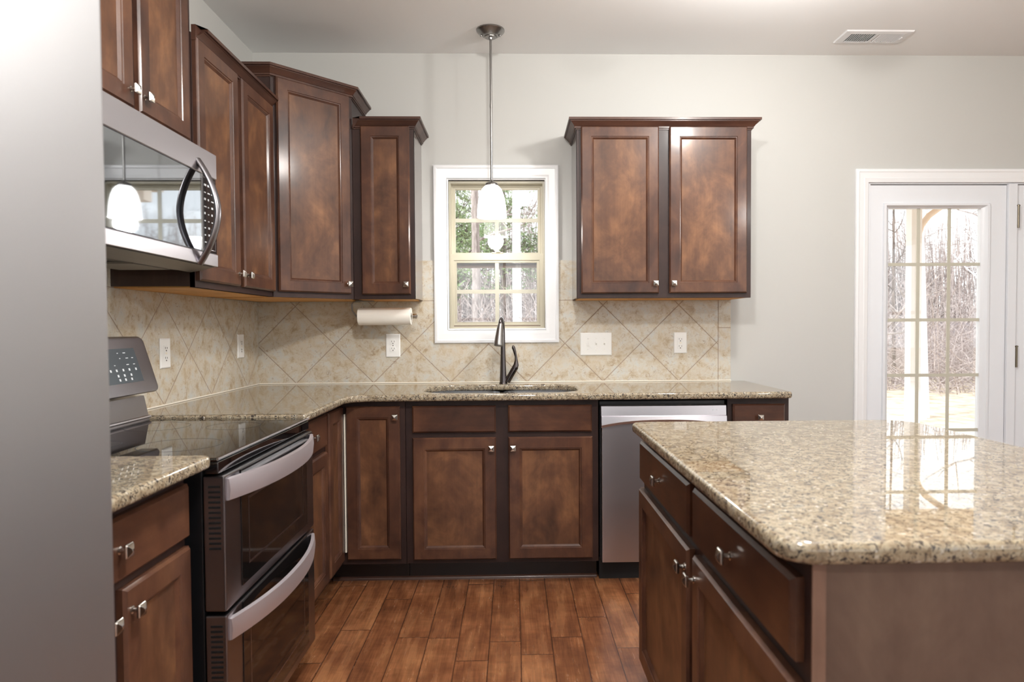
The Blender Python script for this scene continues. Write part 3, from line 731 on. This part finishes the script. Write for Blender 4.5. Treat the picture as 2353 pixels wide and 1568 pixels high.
for xx in (FW/2-.05, ):
    m = MB(); m.tube([(xx, -.832, .75), (xx, -.87, .78), (xx, -.87, 1.6), (xx, -.832, 1.63)], .012, 12); m.build('handle', 'stainless', fr)

# ---- island
IX = 1.862; IY0, IY1 = -1.585, -2.842; IW = IY0-IY1; ID = .62
isl = thing('island_cabinet', 'dark wood island base with two drawers and two doors', 'cabinet', (IX+ID, IY0, 0), -PI/2)
m = MB(); m.box(.004, IW-.019, -ID+.019, -.02, .102, ZB-.001); m.build('carcass', 'frame_wood', isl, smooth=0)
m = MB(); m.box(0, IW-.0005, -ID, -ID+.0185, .102, ZB-.001, .001); m.build('face_frame', 'frame_wood', isl)
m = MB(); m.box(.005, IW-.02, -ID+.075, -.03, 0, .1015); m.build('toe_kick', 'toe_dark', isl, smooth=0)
m = MB(); m.box(IW-.0185, IW-.003, -ID+.021, -.002, .0, ZB-.001); m.build('end_panel', 'end_panel_wood', isl, smooth=0)
m = MB(); m.box(IW-.0028, IW+.003, -ID+.0005, -ID+.0205, .0, ZB-.001); m.build('end_strip', 'end_strip_wood', isl, smooth=0)
m = MB(); m.box(.0, IW-.019, -.0195, -.001, .0, ZB-.001); m.build('back_panel', 'end_panel_wood', isl, smooth=0)
fo = -ID-.0003
drawer(isl, .022, .630, .722, .85, fo); drawer(isl, .672, IW-.022, .722, .85, fo)
cab_door(isl, .008, .63, .115, .692, fo, .63-.008-.022, .692-.115-.05); cab_door(isl, .672, IW-.018, .115, .692, fo, .022, .692-.115-.05)
io = rounded([(1.812, -1.612), (2.715, -1.612), (2.735, -1.8), (2.735, -2.9), (1.812, -2.9)], [.035, .05, .3, .04, .06], 8)
io = rounded([(1.812, -1.612), (2.727, -1.612), (2.727, -2.866), (1.812, -2.866)], [.035, .11, .04, .055], 10)
counter('worktop', 'tan granite island worktop with rounded corners', io, [], (2.27, -2.25, ZB))

# ---- paper towel holder and roll under the narrow cabinet
ph = thing('paper_towel_holder', 'grey wire paper towel holder under the narrow wall cabinet', 'holder', (.66, -.16, ZU))
m = MB(); m.box(-.07, .02, -.03, .03, -.006, -.001, .001); m.build('mounting_plate', 'brushed_nickel', ph)
az = 1.287-ZU
m = MB(); m.tube([(-.05, 0, -.006), (-.085, 0, -.008), (-.095, 0, -.02), (-.092, 0, -.055), (-.08, 0, az+.012), (-.07, 0, az), (-.05, 0, az)], .0045, 10); m.build('arm', 'brushed_nickel', ph)
m = MB(); m.tube([(-.06, 0, az), (.24, 0, az)], .006, 10); m.build('rod', 'brushed_nickel', ph)
m = MB(); m.lathe([(.012, 0), (.013, .004), (.013, .018), (.015, .02), (.015, .026), (.010, .03)], (.226, 0, az), (1, 0, 0), 20); m.build('end_knob', 'nickel', ph)
m = MB(); m.lathe([(.018, 0), (.018, .004)], (-.066, 0, az), (1, 0, 0), 20); m.build('end_disc', 'black_satin', ph)
m = MB()
rr = [(.019, 0), (.0455, 0), (.0465, .003), (.0468, .1), (.0465, .277), (.0455, .28), (.019, .28), (.019, 0)]
m.lathe(rr, (0, 0, 0), (1, 0, 0), 40, cap=False); o = m.build('paper_towel_roll', 'paper', None, (.602, -.16, 1.287)); tag(o, 'white paper towel roll under the narrow wall cabinet', 'paper towels')
# ---- outlets and switches
def plate(name, label, loc, rz, w, h, kind, cat):
    t = thing(name, label, cat, loc, rz, 'wall outlets' if cat == 'outlet' else None)
    m = MB(); R = m.frame([(-w/2, w/2, -h/2, h/2, 0), (-w/2, w/2, -h/2, h/2, -.003), (-w/2+.004, w/2-.004, -h/2+.004, h/2-.004, -.006)]); m.face(R[-1]); m.face(R[0][::-1]); m.build('cover_plate', 'plate_white', t, smooth=0)
    def slots(par, zc):
        s = MB()
        s.box(-.008, -.006, -.0088, -.0075, zc, zc+.008); s.box(.006, .008, -.0088, -.0075, zc, zc+.007); s.lathe([(.0028, 0), (.0028, .0012)], (0, -.0077, zc-.007), (0, -1, 0), 10); s.build('slots', 'slot_dark', par, smooth=0)
    if kind == 'duplex':
        for zc in (.0195, -.0195):
            m = MB(); pts = rounded([(-.017, -.0145), (.017, -.0145), (.017, .0145), (-.017, .0145)], [.012]*4, 5)
            m.loft([[(p[0], -.0055, p[1]+zc) for p in pts], [(p[0], -.008, p[1]+zc) for p in pts]]); r = m.build('receptacle', 'plate_white', t, smooth=0); slots(r, zc)
        MB().lathe([(.003, 0), (.003, .001)], (0, -.006, 0), (0, -1, 0), 10).build('screw', 'nickel', t)
    elif kind == 'gfci':
        r = bx(-.0165, .0165, -.0078, -.0055, -.033, .033, .001).build('receptacle', 'plate_white', t)
        slots(r, .018); slots(r, -.022)
        bx(-.007, .007, -.0088, -.0075, -.004, .004).build('test_buttons', 'caulk', r, smooth=0)
    elif kind == 'switch3':
        for k, dn in ((-1, 1), (0, -1), (1, -1)):
            xc = k*.046
            m = MB(); m.frame([(xc-.005, xc+.005, -.012, .012, -.0058), (xc-.006, xc+.006, -.013, .013, -.0066), (xc-.004, xc+.004, -.011, .011, -.0058)])
            m.extrude([(-.0055, -.005), (-.0055, .005), (-.018, .005-dn*.006+.0), (-.018, -.002-dn*.006)], 0, xc-.0035, xc+.0035); m.build('toggle', 'plate_white', t, smooth=0)
            for zz in (.03, -.03): MB().lathe([(.0025, 0), (.0025, .001)], (xc, -.006, zz), (0, -1, 0), 8).build('screw', 'nickel', t)
    return t
plate('outlet', 'white duplex outlet under the paper towel roll', (.757, -.0102, 1.126), 0, .080, .130, 'duplex', 'outlet')
plate('outlet', 'white outlet right of the three-switch plate', (2.374, -.0102, 1.132), 0, .074, .118, 'gfci', 'outlet')
plate('light_switch', 'white plate with three toggle switches beside the window', (1.896, -.0102, 1.128), 0, .177, .128, 'switch3', 'switch')
plate('outlet', 'white outlet on left wall tile, nearest the range', (.0102, -1.028, 1.127), PI/2, .080, .122, 'gfci', 'outlet')
plate('outlet', 'white outlet on left wall tile, nearest the corner', (.0102, -.265, 1.135), PI/2, .078, .124, 'gfci', 'outlet')

# ---- pendant over the sink
pd = thing('pendant_lamp', 'brushed nickel pendant with white glass shade over the sink', 'lamp', (1.323, -.30, CH))
m = MB(); m.lathe([(.071, -.0005), (.072, -.006), (.068, -.012), (.045, -.030), (.034, -.035), (.030, -.034), (.029, -.040), (.012, -.041), (.010, -.05), (.0035, -.052)], seg=48); cn = m.build('canopy', 'brushed_nickel', pd)
for sg in (-1, 1): MB().lathe([(.005, 0), (.005, .006), (.003, .009)], (sg*.048, -.006, -.028), (0, 0, -1), 12).build('screw', 'brushed_nickel', cn)
m = MB(); m.tube([(0, 0, -.045), (0, 0, -.775)], .0062, 16); m.tube([(0, 0, -.375), (0, 0, -.395)], .0072, 16); m.build('rod', 'brushed_nickel', pd)
m = MB(); m.lathe([(.0062, -.765), (.012, -.772), (.03, -.782), (.034, -.788), (.034, -.794), (.031, -.796)], seg=40); m.build('cap', 'brushed_nickel', pd)
m = MB(); prof = [(.031, -.794), (.040, -.800), (.052, -.815), (.062, -.840), (.069, -.870), (.0735, -.905), (.076, -.945), (.0765, -.957), (.0745, -.957), (.072, -.915), (.066, -.862), (.056, -.828), (.034, -.803)]
m.lathe(prof, seg=48, cap=False); m.build('shade', 'lamp_glass', pd)
m = MB(); bmesh.ops.create_uvsphere(m.bm, u_segments=16, v_segments=10, radius=.026); bmesh.ops.translate(m.bm, verts=m.bm.verts[:], vec=(0, 0, -.87)); m.build('bulb', 'ceiling_lamp_glass', pd)
def lamp_light(name, parent, loc, energy, radius, color=(1, .97, .93)):
    l = bpy.data.lights.new(name, 'POINT'); l.energy = energy; l.shadow_soft_size = radius; l.color = color
    o = bpy.data.objects.new(name, l); COL.objects.link(o); o.parent = parent; o.location = loc; return o
lamp_light('pendant_light', pd, (0, 0, -.985), 5, .05)

# ---- ceiling air register
vt = thing('ceiling_vent', 'white metal air register in the ceiling', 'vent', (3.338, -.248, CH))
m = MB(); m.frame([(-.178, .178, -.078, .078, 0), (-.174, .174, -.074, .074, .007), (-.140, .140, -.048, .048, .010), (-.140, .140, -.048, .048, .001)])
for v in m.bm.verts: v.co = Vector((v.co.x, v.co.z, -v.co.y))
m.build('rim', 'trim_white', vt, smooth=0)
bx(-.142, .142, -.05, .05, -.0012, -.0006).build('backing', 'black_matte', vt, smooth=0)
m = MB(); m.box(-.006, .006, -.049, .049, -.010, -.002)
for k in range(24):
    if k in (11, 12): continue
    x = -.134+k*.01165; s = -1 if k < 11 else 1
    m.loft([[(x-.003, y, -.003), (x-.002, y, -.003), (x+s*.004+.001, y, -.010), (x+s*.004, y, -.010)] for y in (-.048, .048)])
m.build('louvres', 'trim_white', vt, smooth=0)
m = MB(); m.box(.143, .150, -.012, .012, -.014, -.006, .001); m.build('damper_lever', 'trim_white', vt)

# ---- ceiling lamps above and behind the picture; the far-room one is added fill
def flush_lamp(label, x, y, energy, r=.17):
    t = thing('ceiling_lamp', label, 'lamp', (x, y, CH), 0, 'semi-flush ceiling lamps')
    MB().lathe([(.07, -.0005), (.072, -.012), (.06, -.02), (.012, -.024), (.010, -.07), (.05, -.076), (.05, -.082)], seg=40).build('canopy', 'brushed_nickel', t)
    MB().lathe([(.05, -.080), (r, -.085), (r+.004, -.095), (r, -.105), (r-.01, -.105)], seg=40).build('rim', 'brushed_nickel', t)
    MB().lathe([(r-.012, -.104), (r-.02, -.125), (r-.06, -.150), (r*.35, -.164), (.002, -.168)], seg=40, cap=False).build('diffuser', 'ceiling_lamp_glass', t)
    lamp_light('bulb_light', t, (0, 0, -.245), energy, .07)
    return t
flush_lamp('round semi-flush ceiling lamp over the kitchen aisle, behind the view', 1.55, -2.8, 80)
flush_lamp('round semi-flush ceiling lamp above the island, out of view', 2.55, -1.35, 40, .11)
flush_lamp('added round semi-flush fill lamp in the unseen far half of the room', 4.2, -4.6, 70)  # unseen lamp added to raise the general fill

# ------------------------------------------------------------------ outside
GZ = -.45
struct(bx(-40, 70, -45, 60, GZ-.2, GZ).build('ground', 'leaf_litter', smooth=0), 'pale leaf-covered ground beyond the windows')
# porch behind the glazed door
po = thing('porch', 'pale porch deck with roof and posts outside the glazed door', 'porch', (5.0, 1.6, GZ))
pz = -GZ
MB().box(-2.2, 3.2, -1.45, 1.25, pz-.25, pz-.12).build('deck', 'porch_tan', po, smooth=0)
MB().box(-2.2, 3.2, -1.45, 1.4, 2.58+pz, 2.68+pz).build('roof', 'porch_tan', po, smooth=0)
MB().box(-2.2, 3.2, 1.04, 1.18, 2.44+pz, 2.58+pz).build('beam', 'porch_tan', po, smooth=0)
for px in (.345, 2.9):
    MB().box(px-.052, px+.052, 1.058, 1.162, pz-.12, 2.44+pz, .006).build('post', 'porch_white', po)
m = MB(); m.tube([(.385, 1.11, 2.10+pz), (.42, 1.11, 2.20+pz), (.49, 1.11, 2.29+pz), (.60, 1.11, 2.37+pz), (.74, 1.11, 2.45+pz)], .030, 12); m.build('bracket', 'porch_tan', po)

def tree(name, label, x, y, h, r, mat, group, lean=(0, 0), branches=14, crown=0, seed=0, low=.25):
    rnd = random.Random(seed); t = thing(name, label, 'tree', (x, y, GZ), 0, group)
    pts = [(lean[0]*k/8+rnd.uniform(-.03, .03)*r*4*(k > 0), lean[1]*k/8, h*k/8-.15*(k == 0)) for k in range(9)]
    m = MB(); m.tube(pts, [r*(1.15 if k == 0 else 1)*(1-.085*k) for k in range(9)], 9); m.build('trunk', mat, t)
    b = MB(); ends = []
    for k in range(branches):
        f = rnd.uniform(low, .97); z = h*f; a = rnd.uniform(0, 2*PI); L = rnd.uniform(.12, .28)*h*(1.1-f*.7)
        x0, y0 = lean[0]*f, lean[1]*f; p = Vector((x0, y0, z)); dr = Vector((math.cos(a), math.sin(a), rnd.uniform(.15, .8))).normalized(); pl = [p.copy()]
        for q in range(5):
            p = p+dr*(L/5); dr = (dr+Vector((rnd.uniform(-.3, .3), rnd.uniform(-.3, .3), rnd.uniform(-.15, .3)))).normalized(); pl.append(p.copy())
        rb = r*.30*(1.1-f)+.008
        b.tube(pl, [rb*(1-.16*q) for q in range(6)], 5); ends += pl[2:]
        for q in (2, 3, 4):
            for _ in range(2):
                d2_ = Vector((rnd.uniform(-1, 1), rnd.uniform(-1, 1), rnd.uniform(0, 1))).normalized(); e2 = pl[q]+d2_*L*.3; e3 = e2+(d2_+Vector((0, 0, .3)))*L*.15
                b.tube([pl[q], e2, e3], [rb*.45, rb*.3, .004], 4)
    b.build('branches', mat, t)
    if crown:
        fo = MB()
        for e_ in ends:
            for _ in range(crown):
                c = e_+Vector((rnd.gauss(0, .3), rnd.gauss(0, .3), rnd.gauss(0, .25)))
                for _q in range(4):
                    d_ = Vector((rnd.gauss(0, 1), rnd.gauss(0, 1), rnd.gauss(.2, .8))).normalized(); s_ = d_.orthogonal().normalized()*.018; l_ = rnd.uniform(.12, .26)
                    vs = [fo.bm.verts.new(c+s_), fo.bm.verts.new(c-s_), fo.bm.verts.new(c+d_*l_)]; fo.bm.faces.new(vs)
        fo.build('needles', 'pine_needles', t, smooth=0, recalc=False)
    return t
tree('birch_tree', 'pale leaning tree trunk right behind the porch post', 8.75, 8.2, 11, .17, 'bark_pale', None, (.1, .6), 10, 0, 1, .5)
tree('tree', 'pale straight trunk right of center in the sink window', 1.50, 9.0, 12, .10, 'bark_pale', None, (.05, .2), 10, 0, 2, .5)
tree('tree', 'grey forked trunk at the right side of the sink window', 2.24, 12.6, 12, .18, 'bark_pale', None, (.25, .1), 12, 0, 3, .3)
tree('tree', 'dark trunk at the left side of the sink window', .55, 13, 12, .13, 'bark_grey', None, (-.1, .2), 12, 0, 4, .3)
pine_lab = ['green pine crown at the upper left of the sink window', 'green pine crown behind the pendant shade', 'green pine crown at the upper right of the sink window']
for i, (x, y, h) in enumerate(((-.3, 15, 8), (1.1, 19, 8.5), (3.4, 19, 8.5))):
    tree('pine_tree', pine_lab[i], x, y, h, .12, 'bark_dark', 'pines behind the sink window', (0, .1), 34, 12, 20+i, .3)
rnd = random.Random(11); placed = [(8.75, 8.2), (1.5, 9), (2.24, 12.6), (.55, 13), (-.3, 15), (1.1, 19), (3.4, 19)]; n = 0; tries = 0
while n < 22 and tries < 6000:
    tries += 1; y = rnd.uniform(12, 26); side = n % 2
    x = 1.43+(-.10+rnd.uniform(-.2, .25) if side == 0 else .62+rnd.uniform(-.13, .15))*(y+3.8)
    if min((x-a)**2+(y-b)**2 for a, b in placed) < 2.4**2: continue
    placed.append((x, y)); n += 1
    tree('tree', 'slim bare winter tree in the woods behind the house', x, y, rnd.uniform(7, 11), rnd.uniform(.05, .12), rnd.choice(['bark_grey', 'bark_grey', 'bark_dark', 'bark_pale']), 'bare trees in the woods', (rnd.uniform(-.3, .3), rnd.uniform(-.2, .2)), 12, 0, 100+n, .12)
# tangled undergrowth
def brush(name, label, x0, x1, y0, y1, n, h, seed):
    rnd = random.Random(seed); m = MB()
    for _ in range(n):
        p = Vector((rnd.uniform(x0, x1), rnd.uniform(y0, y1), GZ)); d = Vector((rnd.gauss(0, .8), rnd.gauss(0, .5), rnd.uniform(.2, 1.1))).normalized(); L = rnd.uniform(.4, 1)*h; pl = [p.copy()]
        for q in range(4):
            p = p+d*(L/4); d = (d+Vector((rnd.gauss(0, .35), rnd.gauss(0, .2), rnd.uniform(-.35, .15)))).normalized(); pl.append(p.copy())
        m.tube(pl, [.011, .01, .008, .006, .004], 4)
    o = m.build(name, 'twigs', smooth=0, recalc=False); tag(o, label, 'undergrowth', kind='stuff')
brush('undergrowth', 'tangled bare undergrowth seen through the sink window', -1.2, 4.0, 10, 18, 2600, 3.6, 5)
brush('undergrowth', 'tangled bare undergrowth seen through the glazed door', 11, 24, 12, 25, 2600, 4.5, 6)
bark('woods_litter', (92, 82, 74), (148, 134, 122))
tag(bx(-25, 5.5, 9.5, 50, GZ, GZ+.03).build('woods_floor', 'woods_litter', smooth=0), 'brown leaf-strewn woods floor behind the sink window', kind='structure')
def thicket(name, label, x0, x1, y0, y1, n, seed):
    rnd = random.Random(seed); m = MB()
    for _ in range(n):
        x, y = rnd.uniform(x0, x1), rnd.uniform(y0, y1); h = rnd.uniform(3, 8); r = rnd.uniform(.02, .06); lx = rnd.gauss(0, .6)
        m.tube([(x, y, GZ), (x+lx*.3, y, GZ+h*.4), (x+lx, y+.2, GZ+h)], [r, r*.8, r*.2], 4)
        for q in range(5):
            z = rnd.uniform(.2, .9)*h; dx = rnd.gauss(0, 1.1); m.tube([(x+lx*.4, y, GZ+z), (x+lx*.4+dx, y+rnd.gauss(0, .3), GZ+z+rnd.uniform(.1, 1.0))], [r*.4, .006], 3)
    tag(m.build(name, 'twigs', smooth=0, recalc=False), label, 'undergrowth', kind='stuff')
thicket('undergrowth', 'dense far thicket of grey saplings behind the sink window', -8, 8, 22, 30, 900, 8)
thicket('undergrowth', 'dense far thicket of grey saplings behind the yard fence', 13, 28, 27.6, 31.5, 700, 9)
# fence at the far side of the yard
fe = thing('fence', 'grey panelled board fence at the far side of the yard', 'fence', (18, 27, GZ))
m = MB(); m.box(-9, 9, 0, .04, .05, 1.75); m.build('boards', 'fence_wood', fe, smooth=0)
for k in range(10):
    MB().box(-9+k*2-.07, -9+k*2+.07, -.1, .0, -.05, 1.9).build('post', 'fence_wood', fe, smooth=0)
m = MB()
for z in (.2, .95, 1.6): m.box(-9, 9, -.06, 0, z, z+.1)
m.build('rail', 'fence_wood', fe, smooth=0)

# unseen windows added for daylight fill behind and beside the camera: simple white frames with glass
def fill_window(name, label, loc, rz, w, h):
    t = thing(name, label, None, loc, rz, kind='structure'); m = MB()
    m.frame([(-w/2, w/2, 0, h, .1), (-w/2, w/2, 0, h, .04), (-w/2+.05, w/2-.05, .05, h-.05, .04), (-w/2+.05, w/2-.05, .05, h-.05, .1), (-w/2, w/2, 0, h, .1)])
    m.box(-.02, .02, .05, .09, .05, h-.05); m.box(-w/2+.05, w/2-.05, .05, .09, h/2-.02, h/2+.02); m.build('frame', 'trim_white', t, smooth=0)
    bx(-w/2+.045, w/2-.045, .068, .072, .045, h-.045).build('glass', 'window_glass', t, smooth=0)
for i, (x0, x1, z0, z1) in enumerate(REARW):
    fill_window('window_%d' % (i+2), 'added white framed fill window in the unseen rear wall', ((x0+x1)/2, RY, z0), PI, x1-x0, z1-z0)
for i, (y0, y1, z0, z1) in enumerate(RIGHTW):
    fill_window('window_%d' % (i+5), 'added white framed fill window in the unseen right wall', (RX, (y0+y1)/2, z0), -PI/2, y1-y0, z1-z0)
